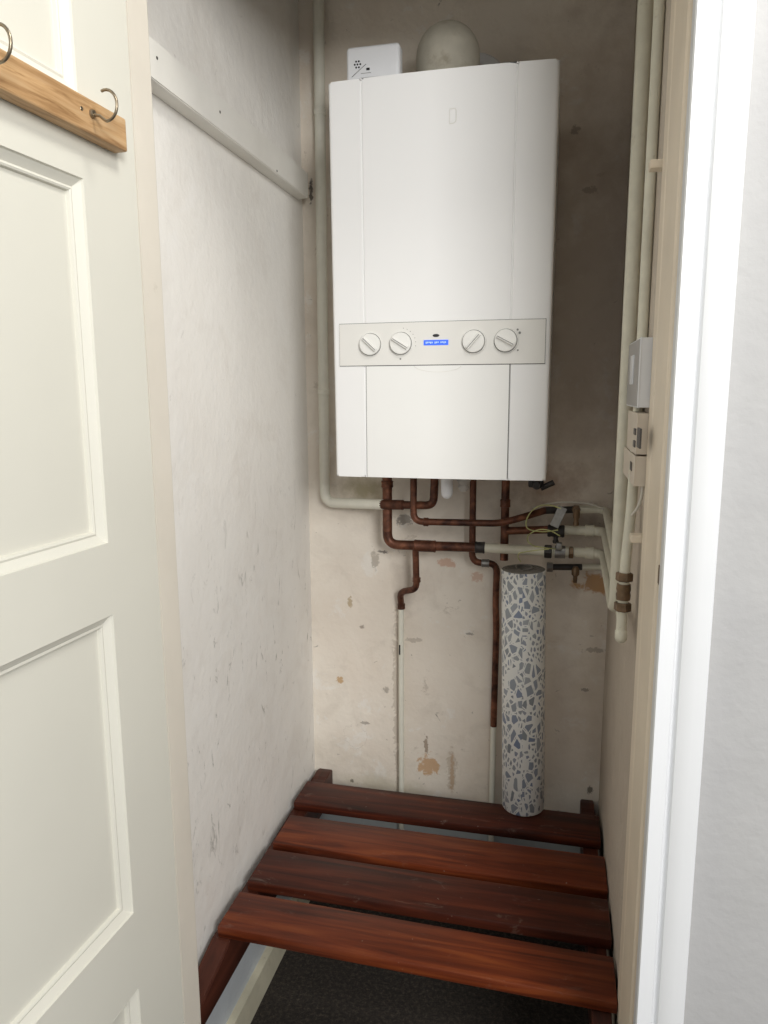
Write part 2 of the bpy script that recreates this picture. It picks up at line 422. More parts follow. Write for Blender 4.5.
# right casing (architrave): flat inner band, groove, moulded outer band
def casing_profile(x, s):
    y = .850
    return [(x, y + .019), (x, y + .001), (x + s * .0015, y - .002), (x + s * .0180, y + .0012), (x + s * .0195, y + .0040), (x + s * .0215, y + .0075), (x + s * .0235, y + .0062),
            (x + s * .0262, y + .0005), (x + s * .031, y - .0025), (x + s * .042, y - .0052), (x + s * .0535, y - .0062), (x + s * .0552, y - .004), (x + s * .0552, y + .019)]
struct('trim_4', prism(BM(), casing_profile(XJR - .001, 1), 0, ZH + .06), 'casing_paint', 'bright white moulded door casing at the right', 'door frame', 25)
# skirtings
bm = BM(); prism(bm, [(XL, .91), (XL + .016, .91), (XL + .016, YW), (XL, YW)], 0, .066)
struct('baseboard_left', bm, 'skirting_paint', 'low cream skirting along the floor under the slatted bench', 'skirting')

# ------------------------------------------------------------------ door with four panels
TD = math.radians(3.0)
DH = Vector((XJL, .850, 0))                     # hinge corner of the visible face
# door axes: u runs from the hinge towards the viewer, n points out of the visible face
U = Vector((-math.sin(TD), -math.cos(TD), 0)); NN = Vector((math.cos(TD), -math.sin(TD), 0))
DM = Matrix.Translation(DH) @ Matrix(((U.x, NN.x, 0, 0), (U.y, NN.y, 0, 0), (0, 0, 1, 0), (0, 0, 0, 1)))
KS = .850 / .947                                # photographed distances were measured on the parallel plane at .947
DW, DTH = .61, .036
ST = .098
zr = lambda z: H + z * KS
PAN = [(.16, zr(-.868)), (zr(-.745), zr(-.2955)), (zr(-.197), zr(.258)), (zr(.356), zr(.356) + .30)]
DTOP = ZH - .005
bm = BM()
def dbox(u0, u1, z0, z1, d0=-DTH, d1=0): box(bm, u0, u1, d0, d1, z0, z1)
bounds = [.008] + [z for p in PAN for z in p] + [DTOP]
box(bm, 0, ST, -DTH, 0, .008, DTOP); box(bm, DW - ST, DW, -DTH, 0, .008, DTOP)
for i in range(0, len(bounds), 2): box(bm, ST, DW - ST, -DTH, 0, bounds[i], bounds[i + 1])
xform(bm, DM)
door = struct('door_1', bm, 'door_paint', 'open cream panelled door with a wooden hook rail', 'door')
def door_panel(z0, z1):
    bm = BM()
    # stepped sticking: each loop is (inset, depth)
    loops = [(0, 0), (.001, -.003), (.010, -.0085), (.0125, -.0075), (.0145, -.0085), (.0155, -.0125), (.020, -.0125)]
    rings = []
    for ins, d in loops:
        rings.append([bm.verts.new(Vector(q)) for q in ((ST + ins, d, z0 + ins), (DW - ST - ins, d, z0 + ins), (DW - ST - ins, d, z1 - ins), (ST + ins, d, z1 - ins))])
    for a, c in zip(rings, rings[1:]):
        for k in range(4): bm.faces.new((a[k], a[(k + 1) % 4], c[(k + 1) % 4], c[k]))
    bm.faces.new(rings[-1])
    # back of the panel
    bk = [bm.verts.new(Vector(q)) for q in ((ST, -.028, z0), (DW - ST, -.028, z0), (DW - ST, -.028, z1), (ST, -.028, z1))]
    bm.faces.new(bk)
    for k in range(4): bm.faces.new((rings[0][k], rings[0][(k + 1) % 4], bk[(k + 1) % 4], bk[k]))
    xform(bm, DM)
    return obj('panel', bm, 'door_paint', door)
for z0, z1 in PAN: door_panel(z0, z1)

# hook rail on the door
RU0, RZ0, RZ1 = .0405, H + .2735, H + .3095
RD = .019
hr = thing('hook_rail', DM @ Vector((RU0 + .2, 0, RZ0)), 'pine hook rail screwed across the open cream door', 'hook rail')
bm = box(BM(), RU0, RU0 + .54, .0005, RD, RZ0, RZ1, .0022, 2); xform(bm, DM)
obj('board', bm, 'pine', hr)
def hook(u):
    zc = (RZ0 + RZ1) / 2
    bm = BM()
    pts = [(u, RD - .006, zc + .004), (u, RD + .010, zc), (u, RD + .017, zc - .0055)]
    cz = zc + .0095; cy = RD + .0185
    for k in range(15):
        a = -PI / 2 + k / 14 * math.radians(200)
        pts.append((u, cy + .0135 * math.cos(a), cz + .0155 * math.sin(a)))
    tube(bm, pts, .0016, 10)
    xform(bm, DM)
    h = obj('hook', bm, 'hook_metal', hr, 60)
    bm = lathe(BM(), [(0, .004), (.0035, .0035), (.0045, .001), (.0045, 0)], axis((u, RD, zc + .003), (0, 1, 0)), 16); xform(bm, DM)
    obj('collar', bm, 'hook_metal', h, 40)
    return h
for u in (.102, .249, .396, .543): hook(u)
bm = lathe(BM(), [(0, .0006), (.0020, .0005), (.0024, 0)], axis((.118, RD, (RZ0 + RZ1) / 2 + .003), (0, 1, 0)), 12); xform(bm, DM)
obj('screw', bm, 'hook_metal', hr)

# ------------------------------------------------------------------ batten on the left wall
bm = BM()
prism(bm, [(XL, .93), (XL + .028, .93), (XL + .028, 1.620), (XL, 1.628)], H + .421, H + .474)
bmesh.ops.bevel(bm, geom=bm.edges[:], offset=.0015, segments=2, affect='EDGES')
bat = obj('wall_batten', bm, 'batten_paint')
tag(bat, 'white painted wooden batten fixed along the left cupboard wall', 'batten')

for px, py in ((157, 58), (220, 112), (277, 171)):
    q = atx(px, py, XL + .028)
    obj('nail_hole', lathe(BM(), [(.0024, 0), (.0022, .0004), (0, .0005)], axis(q, (1, 0, 0)), 10), 'dark_metal', bat)
# ------------------------------------------------------------------ slatted bench
ZS = H - .935
bench = thing('slatted_bench', (-.22, 1.29, .22), 'dark red slatted wooden bench across the cupboard floor', 'bench')
SL = [(-.5635, .1195, 1.4625, 1.560, 'slat_dark', -.004), (-.553, .1235, 1.306, 1.413, 'slat_light', -.002),
      (-.5555, .122, 1.177, 1.283, 'slat_dark', .003), (-.5575, .1215, 1.042, 1.139, 'slat_light', .018)]
for x0, x1, y0, y1, mt, sk in SL:
    bm = BM(); box(bm, x0, x1, y0, y1, ZS - .021, ZS, .0032, 2)
    for v in bm.verts: v.co.y += sk * (v.co.x - x1) * -1.0
    obj('slat', bm, mt, bench, 40)
ZR = ZS - .0215
for x0, x1 in ((XL + .012, XL + .048), (XR - .042, XR - .012)):
    bm = BM()
    poly = [(.935, ZR - .072), (YW, ZR - .072), (YW, ZS - .023), (1.640, ZS - .0195), (1.612, ZS - .0195), (1.606, ZR), (1.052, ZR), (.935, ZR - .030)]
    prism(bm, poly, x0, x1)           # poly is (y, z); extruded along x
    for v in bm.verts: v.co = Vector((v.co.z, v.co.x, v.co.y))
    bmesh.ops.bevel(bm, geom=bm.edges[:], offset=.002, segments=2, affect='EDGES')
    obj('rail', bm, 'rail_wood', bench)

# ------------------------------------------------------------------ boiler
BY = 1.34                               # front edge plane
c = at(443.5, 70, BY)
BX0, BX1 = at(329.5, 83, BY).x, at(557.5, 58, BY).x
BX0, BX1 = -.4115, -.0165
BZ1, BZ0 = H + .5395, H - .1618
BC = (BX0 + BX1) / 2; BW = (BX1 - BX0) / 2
boiler = thing('boiler', (BC, YW, BZ0), 'white wall hung gas boiler with four round dials', 'boiler')
GX = (-.1360, .1285)                      # the two grooves
def front_y(x):                          # gentle bow of the front
    return BY - .006 * (1 - (abs(x - BC) / BW) ** 2)
def plan(xa, xb, yback, proud=0.0, grooves=()):
    xs = [xa + (xb - xa) * k / 24 for k in range(25)]
    pts = [(x, front_y(x) - proud) for x in xs]
    for g in grooves:
        pts = [p for p in pts if abs(p[0] - g) > .003]
        pts += [(g - .0022, front_y(g) - proud), (g - .0008, front_y(g) - proud + .0016), (g + .0008, front_y(g) - proud + .0016), (g + .0022, front_y(g) - proud)]
    pts.sort()
    return pts + [(xb, yback), (xa, yback)]
def round_front(poly, r=.007):
    # soften the two front corners of the casing
    a, bq = poly[0], None
    out = []
    n = len([p for p in poly])
    f = poly[:-2]
    xa, xb = f[0][0], f[-1][0]
    f = [p for p in f if xa + r < p[0] < xb - r]
    L = [(xa + r - r * math.sin(t), front_y(xa) + r - r * math.cos(t)) for t in [PI / 2 * k / 6 for k in range(6, -1, -1)]]
    R_ = [(xb - r + r * math.sin(t), front_y(xb) + r - r * math.cos(t)) for t in [PI / 2 * k / 6 for k in range(0, 7)]]
    return L + f + R_ + poly[-2:]
bm = BM()
prism(bm, round_front(plan(BX0, BX1, YW - .014, 0, (BC + GX[0], BC + GX[1]))), BZ0, BZ1)
# soften the top and bottom rims
es = [e for e in bm.edges if all(abs(v.co.z - BZ1) < 1e-6 for v in e.verts)] + [e for e in bm.edges if all(abs(v.co.z - BZ0) < 1e-6 for v in e.verts)]
es = [e for e in es if len(e.link_faces) == 2]
bmesh.ops.bevel(bm, geom=es, offset=.003, segments=2, affect='EDGES')
for v in bm.verts:                       # the case widens a touch towards the top
    t = (v.co.z - BZ0) / (BZ1 - BZ0)
    if t > .35: v.co.x += (-.0042 if v.co.x < BC else .0022) * (t - .35) / .65 * min(1, abs(v.co.x - BC) / .15)
cas = obj('casing', bm, 'boiler_white', boiler, 35)
box_bm = box(BM(), BC - .17, BC + .17, YW - .014, YW - .0005, BZ0 + .05, BZ1 - .03)
obj('mounting_plate', box_bm, 'steel', boiler)
zf = lambda py: at(443, py, BY - .006).z
FZ1, FZ0 = zf(321.5), zf(364.5)
bm = BM()
p = plan(BX0 + .012, BX1 - .008, BY + .01, .0022)
prism(bm, p, FZ0, FZ1)
bmesh.ops.bevel(bm, geom=[e for e in bm.edges if min(v.co.y for v in e.verts) < BY + .004 and len(e.link_faces) == 2 and e.calc_face_angle(0) > .6], offset=.0012, segments=2, affect='EDGES')
fas = obj('control_panel', bm, 'fascia', boiler, 30)
# dark seams above and below the control panel
bm = BM(); prism(bm, plan(BX0 + .0112, BX1 - .0072, BY + .01, .0005), FZ0 - .0010, FZ1 + .0010)
obj('panel_seam', bm, 'seam', boiler)
# drop-down cover below
CX0, CX1 = BC + GX[0] + .0025, BC + GX[1]
bm = BM(); prism(bm, plan(CX0, CX1, BY + .01, .0020), BZ0 + .0005, FZ0 - .0016)
bmesh.ops.bevel(bm, geom=[e for e in bm.edges if min(v.co.y for v in e.verts) < BY + .004 and len(e.link_faces) == 2 and e.calc_face_angle(0) > .6], offset=.0015, segments=2, affect='EDGES')
cov = obj('drop_down_cover', bm, 'boiler_flap', boiler, 30)
bm = BM(); prism(bm, plan(CX0 - .0010, CX1 + .0010, BY + .01, .0005), BZ0 + .001, FZ0 - .0005)
obj('cover_seam', bm, 'seam', boiler)
# finger grip of the cover: a shallow curved lip
bm = BM()
gp = [at(414 + 47 * k / 12, 366.5 + 5.5 * math.sin(PI * k / 12) ** .6, BY - .0075) for k in range(13)]
tube(bm, gp, .0007, 6)
obj('finger_grip', bm, 'fascia', cov)
# dials
def dial(px, py, turn, mark_dirs=()):
    p = at(px, py, BY - .007); fy = front_y(p.x) - .0022
    p.y = fy
    A = axis(p, (0, -1, 0))
    bm = lathe(BM(), [(.0222, 0), (.0222, .0010), (.0216, .0016), (.0206, .0016), (.0202, .0002), (.0196, .0002), (.0194, .0062), (.0186, .0072), (.016, .0076), (0, .0078)], A, 40)
    k = obj('knob', bm, 'knob', fas, 35)
    bm = lathe(BM(), [(.0207, .0002), (.0205, .0012), (.0197, .0012), (.0195, .0002)], A, 40)
    obj('ring', bm, 'seam', k, 35)
    bm = BM(); box(bm, -.0030, .0030, -.0165, .0165, .0070, .0125, .0014, 2)
    xform(bm, A @ Matrix.Rotation(turn, 4, 'Z')); obj('grip', bm, 'knob', k)
    bm = BM(); box(bm, -.0006, .0006, -.0155, .0155, .0122, .0129)
    xform(bm, A @ Matrix.Rotation(turn, 4, 'Z')); obj('pointer', bm, 'mark', k)
    for a, s in mark_dirs:
        bm = BM(); d = .0275
        q = p + Vector((math.sin(a) * d, -.0003, math.cos(a) * d))
        lathe(bm, [(s, 0), (s, .0003), (0, .0004)], axis(q, (0, -1, 0)), 10)
        obj('dial_mark', bm, 'mark', fas)
R = math.radians
dial(370.3, 344.5, R(47))
dial(401, 343.5, R(58), [(R(a), .0007) for a in (10, 25, 40, 55, 70, 85, 100)] + [(R(182), .0016)])
dial(473.7, 341.5, R(-42))
dial(505.6, 340.5, R(62), [(R(48), .0018), (R(62), .0022), (R(128), .0015)])
# display and badge
p = at(436, 342.5, BY - .008); fy = front_y(p.x) - .0022
bm = box(BM(), p.x - .0225, p.x + .0225, fy - .0012, fy + .002, p.z - .0047, p.z + .0047, .0008); d = obj('display', bm, 'blue', fas)
bm = BM()
for k in range(14):
    if k in (5, 9): continue
    x = p.x - .0185 + k * .0027
    box(bm, x, x + .0017, fy - .0014, fy - .0011, p.z - .0018 + .0006 * (k % 3), p.z + .0016)
obj('characters', bm, 'blue_text', d)
p = at(436, 335.5, BY - .008)
bm = lathe(BM(), [(.0062, 0), (.0058, .0008), (0, .0012)], axis((p.x, fy, p.z), (0, -1, 0)) @ Matrix.Diagonal((1, .45, 1, 1)), 24)
obj('badge', bm, 'black', fas, 40)
# raised maker's plate at the top: only its rounded right end reads
p = at(453, 115.5, BY - .0075)
bm = BM()
fy2 = front_y(p.x)
pts = [(-.006, -.012), (.000, -.012), (.0042, -.0095), (.0052, -.006), (.0052, .008), (.0035, .0115), (-.006, .0115)]
tube(bm, [Vector((p.x + a, fy2 - .0004, p.z + z)) for a, z in pts], .0008, 6)
tube(bm, [Vector((p.x + a, fy2 - .0004, p.z + z)) for a, z in [(-.006, -.012), (-.006, .0115)]], .0006, 6)
obj('maker_badge', bm, 'fascia', boiler, 50)
# condensate trap under the boiler
p = at(447, 480, 1.50)
bm = lathe(BM(), [(0, -.062), (.007, -.060), (.0115, -.054), (.0125, -.046), (.0125, .0)], Matrix.Translation((p.x, 1.50, BZ0)), 24)
obj('condensate_trap', bm, 'plastic_white', boiler, 50)
p = at(463, 482, 1.52)
bm = lathe(BM(), [(0, -.050), (.007, -.049), (.012, -.040), (.010, -.034), (.015, -.026), (.013, -.015), (.016, 0)], Matrix.Translation((p.x, 1.53, BZ0)), 12)
obj('drain_cup', bm, 'plastic_grey', boiler, 30)
p = at(536, 484, 1.56)
bm = BM(); box(bm, p.x - .016, p.x + .016, 1.545, 1.57, BZ0 - .040, BZ0, .004); lathe(bm, [(0, .012), (.008, .011), (.010, 0)], axis((p.x + .002, 1.546, BZ0 - .034), (0, -1, 0)), 16)
lathe(bm, [(.004, .030), (.006, .030), (.006, 0), (.004, 0)], axis((p.x + .010, 1.556, BZ0 - .042), (1, 0, .5)), 12)
obj('pressure_fitting', bm, 'dark_metal', boiler, 40)

# flue elbow on top
FX, FYc = -.196, 1.500
flue = thing('flue_elbow', (FX, FYc, BZ1), 'dirty ivory domed flue elbow on top of the boiler', 'flue')
fx = at(448, 60, FYc).x
bm = BM()
rt = at(448, 23, FYc - .0).z
prof_pts = []
path = [Vector((fx, FYc, BZ1)), Vector((fx, FYc, BZ1 + .02))]
RB = .0605
zc = rt - RB
# vertical barrel, domed crown, and a barrel running back into the wall
lathe(bm, [(RB + .004, 0), (RB + .004, .012), (RB, .016)] + [(RB, zc - BZ1 + .0)] + [(RB * math.cos(t), zc - BZ1 + RB * 1.0 * math.sin(t)) for t in [PI / 2 * k / 9 for k in range(1, 9)]] + [(0, zc - BZ1 + RB)], Matrix.Translation((fx, FYc, BZ1)), 40)
obj('elbow_crown', bm, 'flue_plastic', flue, 50)
bm = lathe(BM(), [(RB * .86, 0), (RB * .86, YW - FYc - .012)], axis((fx, FYc, zc - .004), (0, 1, 0)), 32)
obj('horizontal_barrel', bm, 'flue_plastic', flue, 50)
fl = at(468, 60, YW - .01)
bm = lathe(BM(), [(.05, 0), (.069, .002), (.073, .008), (.073, .011)], axis((fl.x + .012, YW - .0115, H + .622), (0, 1, 0)), 40)
obj('wall_collar', bm, 'plastic_white', flue, 40)

# carbon monoxide alarm standing on the boiler
AX0, AX1 = at(346, 60, 1.40).x, at(399.5, 60, 1.40).x
alarm = thing('carbon_monoxide_alarm', ((AX0 + AX1) / 2, 1.42, BZ1), 'small white gas alarm box standing on top of the boiler', 'alarm')
AZ1 = at(372, 44, 1.40).z
bm = BM(); box(bm, AX0, AX1, 1.40, 1.432, BZ1 + .0005, AZ1, .007, 4)
body = obj('body', bm, 'plastic_white', alarm, 40)
bm = BM()
gc = at(357.5, 64.5, 1.40)
lathe(bm, [(.0018, 0), (.0018, .0006), (0, .0006)], axis((gc.x, 1.4003, gc.z), (0, -1, 0)), 10)
for k in range(6):
    a = k * PI / 3
    lathe(bm, [(.0018, 0), (.0018, .0006), (0, .0006)], axis((gc.x + .0052 * math.cos(a), 1.4003, gc.z + .0058 * math.sin(a)), (0, -1, 0)), 10)
obj('sounder_holes', bm, 'black', body)
sc = at(368, 69, 1.40)
bm = box(BM(), sc.x - .0032, sc.x + .0032, 1.3993, 1.401, sc.z - .0022, sc.z + .0022, .0006); obj('sensor_window', bm, 'black', body)
bm = BM()
a_, b_ = at(352, 77, 1.3995), at(366, 64, 1.3995)
tube(bm, [a_, b_], .0005, 6); a_, b_ = at(361, 73.5, 1.3995), at(371, 72.5, 1.3995); tube(bm, [a_, b_], .0004, 6)
obj('printed_lines', bm, 'mark', body)

# ------------------------------------------------------------------ pipework
def run(root, name, mat, pts, r, rad=.02, lab=None, seg=14):
    o = obj(name, tube(BM(), pts, r, seg, rad), mat, root, 50)
    if lab: o['label'] = lab
    return o
def collar(root, p, d, r, ln=.016, mat='copper', name='coupling'):
    p = Vector(p)
    bm = lathe(BM(), [(r, -ln / 2), (r * 1.22, -ln / 2 + .001), (r * 1.27, -ln / 2 + .003), (r * 1.2, -ln / 2 + .005), (r * 1.2, ln / 2 - .005), (r * 1.27, ln / 2 - .003), (r * 1.22, ln / 2 - .001), (r, ln / 2)], axis(p, d), 18)
    return obj(name, bm, mat, root, 40)
def hexnut(root, p, d, r, ln, mat='brass', name='nut'):
    bm = lathe(BM(), [(0, -ln / 2), (r * .88, -ln / 2), (r, -ln / 2 + .0015), (r, ln / 2 - .0015), (r * .88, ln / 2), (0, ln / 2)], axis(p, d), 6)
    return obj(name, bm, mat, root)
r22, r15 = .0110, .0076
Y1, Y2, Y3, Y4 = 1.586, 1.556, 1.556, 1.615
XD, ZD, YD = Vector((1, 0, 0)), Vector((0, 0, 1)), Vector((0, 1, 0))

# P2: white pipe down the left corner, turning into the copper tail
pA, pB = at(320, 0, 1.637), at(325, 502.5, 1.637)
pA.z = ZC; pA.x = (at(320.5, 0, 1.637).x * 2 + pB.x) / 3
pw = thing('heating_pipe', (pB.x, 1.637, pB.z), 'white painted pipe down the left corner turning right to a copper elbow under the boiler', 'pipe')
pM = at(383, 504.5, 1.575); pE = at(433.5, 505.5, Y2); pT = at(436, 480, Y2); pT.z = BZ0; pT.x = pE.x + .003
run(pw, 'painted_length', 'pipe_white', [pA, pB, pM], .0120, .030)
run(pw, 'copper_length', 'copper', [pM, pE, pT], .0090, .018, 'bare tarnished copper length')
collar(pw, pM + (pE - pM).normalized() * .022, pE - pM, .0092, .055, 'copper')
for py in (112, 392):
    q = at(322 + py * .004, py, 1.637)
    q.x = pA.x + (pB.x - pA.x) * (pA.z - q.z) / (pA.z - pB.z)
    collar(pw, q, ZD, r22, .014, 'pipe_white', 'pipe_clip')

# P1: thick copper drop, elbow, then the painted flow along the wall to the right corner
a0 = at(386.5, 480, Y1); a0.z = BZ0
a1 = at(387.5, 544.5, Y1); a2 = at(480, 547.5, Y1); a3 = at(553, 551.5, Y1); a4 = at(599, 553.5, 1.60); a0.x = a1.x
p1 = thing('heating_pipe', (a1.x, Y1, a1.z), 'thick copper pipe from the boiler running right into a cream length with silver clamp', 'pipe')
run(p1, 'copper_length', 'copper', [a0, a1, a2], r22, .026)
run(p1, 'painted_length', 'pipe_cream', [a2, a3], .0105, 0, 'cream painted length')
collar(p1, a2, XD, .0105, .022, 'dark_metal')
collar(p1, at(425, 546, Y1), XD, r22, .05, 'copper', 'tee')
collar(p1, a0 + Vector((0, 0, -.045)), ZD, r22, .016, 'copper')
a4.x = XR - .018
a5 = Vector((a4.x, 1.325, 0)); a5.z = atx(612, 597, a4.x).z
# turn along the right wall
run(p1, 'painted_length', 'pipe_cream', [a3, a4, a5], .0105, .03, 'cream painted length')
collar(p1, a4 + Vector((-.030, -.002, .0)), XD, .0108, .02, 'pipe_cream', 'elbow_collar')
# valve and earth clamp
hexnut(p1, at(548, 551.5, Y1), XD, .0150, .016, 'dark_metal')
bm = lathe(BM(), [(.0108, -.011), (.0138, -.011), (.0138, .011), (.0108, .011)], axis(at(560, 552, Y1), XD), 20)
q = at(559, 546, Y1 - .014); box(bm, q.x - .006, q.x + .006, q.y - .012, q.y + .002, q.z - .006, q.z + .008, .001)
obj('earth_clamp', bm, 'steel', p1, 40)
hexnut(p1, at(571, 552.5, Y1 + .002), XD, .0135, .010, 'brass')

# P6: branch from the tee
b0 = at(415.5, 548, Y1); b1 = at(415.5, 589, 1.600); b2 = at(400, 592, 1.628); b3 = at(398.5, 606, 1.642); b4 = at(398.5, 790, 1.642)
b4.z = .02; b3.x = b4.x = b2.x
b3.z = at(398.5, 606, 1.642).z
b1.x = b0.x
p6 = thing('water_pipe', (b3.x, 1.642, 0), 'thin copper branch with a double bend, painted white lower down, left of the terrazzo roll', 'pipe')
run(p6, 'copper_length', 'copper', [b0, b1, b2, b3], r15, .017)
run(p6, 'painted_length', 'pipe_white', [b3, b4], .0068, 0, 'white painted length')
collar(p6, b3, ZD, r15, .014, 'copper', 'elbow_collar')
collar(p6, b1 + Vector((0, 0, .022)), ZD, r15, .012, 'copper', 'elbow_collar')
# valve marks on white length
q = at(398.5, 650, 1.633); bm = box(BM(), q.x + .001, q.x + .004, 1.633, 1.637, q.z - .012, q.z + .012); obj('paint_chip', bm, 'dark_metal', p6)

# P3: thin copper pipe crossing in front to the right
c0 = at(413, 480, Y3); c0.z = BZ0; c1 = at(413.5, 521.5, Y3); c0.x = c1.x
c2 = at(500, 523.5, Y3); c3 = at(522, 517.5, Y3); c4 = at(545, 510.5, 1.585); c5 = at(596, 509, 1.62); c6 = Vector((XR - .014, 1.5, 0)); c5.x = XR - .016; c6.x = c5.x
c6.z = c5.z - .004
p3 = thing('water_pipe', (c1.x, Y3, c1.z), 'thin copper pipe curving out from under the boiler to the upper right corner', 'pipe')
run(p3, 'copper_length', 'copper', [c0, c1, c2, c3, c4], r15, .022)
collar(p3, c1 + Vector((.028, 0, -.0)), XD, r15, .012, 'copper', 'elbow_collar')
c45 = at(579, 509.5, 1.61)
run(p3, 'blackened_length', 'dark_metal', [c4, c45], .0078, 0, 'black lagged length')
c7 = Vector((c5.x, 1.262, atx(616, 560, c5.x).z))
run(p3, 'painted_length', 'pipe_cream', [c45, c5, c7], .0085, .03, 'cream painted length')
# drain valve on P3
q = at(576, 511, 1.590)
hexnut(p3, q + Vector((0, -.004, .004)), YD, .0095, .018)
bm = lathe(BM(), [(0, -.030), (.0055, -.030), (.0065, -.026), (.005, -.022), (.005, -.016), (.0072, -.013), (.0072, .006), (0, .008)], Matrix.Translation(q + Vector((.001, -.008, 0))), 16)
obj('drain_valve', bm, 'brass', p3, 40)

# P4: dark drop with a curved foot
d0 = at(472, 480, Y4); d0.z = BZ0; d1 = at(472, 562.5, Y4); d2 = at(497, 563.5, 1.628); d0.x = d1.x
d3 = at(494.5, 580, 1.638); d4 = at(493.5, 726, 1.640); d5 = Vector((0, 1.642, .02)); d5.x = d4.x
d3.x = d2.x = d4.x + .001
p4 = thing('water_pipe', (d5.x, 1.642, 0), 'thin dark copper pipe hugging the left side of the terrazzo roll, white near the bench', 'pipe')
run(p4, 'copper_length', 'copper', [d0, d1, d2, d3 + Vector((-.002, 0, -.05)), d3 + Vector((.001, 0, -.12)), d4], r15, .022)
run(p4, 'painted_length', 'pipe_white', [d4, d5], .0070, 0, 'white painted length')
collar(p4, d1 + Vector((.03, .004, -.001)), XD, r15, .018, 'steel')

# P5: second thick drop, tee into the row below
e0 = at(504.5, 480, Y4); e0.z = BZ0; e1 = at(504, 560, Y4); e0.x = e1.x
f0 = at(504, 531, Y4); f1 = at(548, 529.5, Y4 - .006); f2 = at(599, 531, 1.616); f2.x = XR - .0165
f3 = Vector((f2.x, 1.262, atx(616, 580, f2.x).z))
f0.x = e0.x
p5 = thing('heating_pipe', (e1.x, Y4, e1.z), 'dark copper drop behind the roll top, teeing into a cream pipe with black valve', 'pipe')
run(p5, 'copper_length', 'copper', [e0, e1], .0092, 0)
run(p5, 'copper_length', 'copper', [f0, f1], .0088, 0)
run(p5, 'painted_length', 'pipe_cream', [f1, f2, f3], .0102, .03, 'cream painted length')
collar(p5, e0 + Vector((0, 0, -.085)), ZD, .0092, .018, 'copper', 'tee')
collar(p5, f2 + Vector((-.032, 0, 0)), XD, .0104, .02, 'pipe_cream', 'elbow_collar')
q = at(556, 531, 1.600)
bm = BM(); lathe(bm, [(0, -.018), (.0125, -.018), (.014, -.015), (.0125, -.009), (.0145, 0), (.0125, .009), (.014, .015), (.0125, .018), (0, .018)], axis(q, XD), 20)
lathe(bm, [(0, -.026), (.006, -.026), (.007, -.022), (.005, -.018), (.005, 0)], Matrix.Translation(q + Vector((0, -.004, 0))), 14)
obj('valve', bm, 'dark_metal', p5, 40)

# row d: thin low return with a little drain cock, along the right wall to the stub of the front vertical
g0 = at(548, 567, 1.628); g1 = at(599, 566.5, 1.635); g1.x = XR - .0095
RVX = .113
stub_bottom = at(621, 630, 1.10)
g2 = stub_bottom + Vector((.002, .006, .004))
pd = thing('water_pipe', (g0.x, 1.63, g0.z), 'lowest thin pipe in the right corner with a tiny drain cock', 'pipe')
run(pd, 'dark_length', 'dark_metal', [g0, at(582, 567, 1.632)], .0070, 0)
run(pd, 'painted_length', 'pipe_cream', [at(582, 567, 1.632), g1, Vector((g1.x, 1.30, g1.z + (g2.z - g1.z) * .55)), g2], .0070, .025, 'cream painted length')
hexnut(pd, g0 + Vector((.004, 0, 0)), XD, .011, .014, 'steel')
q = at(575.5, 571, 1.615)
bm = lathe(BM(), [(0, -.026), (.0042, -.026), (.0048, -.012), (.0085, -.008), (.0085, .004), (.005, .010), (0, .010)], Matrix.Translation(q), 14)
obj('drain_cock', bm, 'brass', pd, 40)

# right-hand vertical pipes
v0, v1 = at(647, 0, 1.258), at(614, 596, 1.258)
vx = XR - .0165
rv = thing('heating_pipe', (vx, 1.258, a5.z), 'thick cream vertical pipe on the right wall, deeper of the two', 'pipe')
run(rv, 'painted_length', 'pipe_cream', [Vector((vx, 1.258, ZC)), Vector((vx - .001, 1.258, a5.z - .002)), Vector((vx - .001, 1.330, a5.z))], .0115, .034)
fv = thing('water_pipe', (.104, 1.10, stub_bottom.z), 'slimmer cream vertical pipe with brass compression coupling, beside the door jamb', 'pipe')
t0 = Vector((.1172, 1.149, ZC)); t1 = Vector((.1172, 1.149, at(640, 420, 1.149).z))
t15 = at(630.5, 519, 1.115); t2 = at(625, 565, 1.105); t3 = at(621, 634, 1.100)
run(fv, 'painted_length', 'pipe_cream', [t0, t1, t15, t2, t3], .0076, .05)
dd = (t3 - t2).normalized()
for t, ln, rr in ((.17, .013, .0125), (.60, .013, .0125)):
    hexnut(fv, t2 + (t3 - t2) * t, dd, rr, ln, 'brass')
bm = lathe(BM(), [(0, -.012), (.0100, -.012), (.0108, -.004), (.0095, 0), (.0108, .004), (.0100, .012), (0, .012)], axis(t2 + (t3 - t2) * .385, dd), 18)
obj('coupling_body', bm, 'brass', fv, 40)
obj('stop_end', lathe(BM(), [(.0076, -.006), (.0090, -.005), (.0090, .006), (.0070, .011), (.0035, .013), (0, .0135)], axis(t3, dd), 18), 'pipe_cream', fv, 60)
# pipe clips reaching to the jamb
for (px, py) in ((655, 165), (650, 539)):
    q0 = at(px - 12, py, 1.07)
    bm = BM(); box(bm, .1075, XR + .002, 1.066, 1.088, q0.z - .0055, q0.z + .0055, .0015)
    o = obj('pipe_clip', bm, 'jamb_paint')
    tag(o, 'upper pale pipe bracket near the top of the right vertical pipes' if py < 300 else 'lower pale pipe bracket just above the brass coupling', 'bracket', 'pipe brackets')

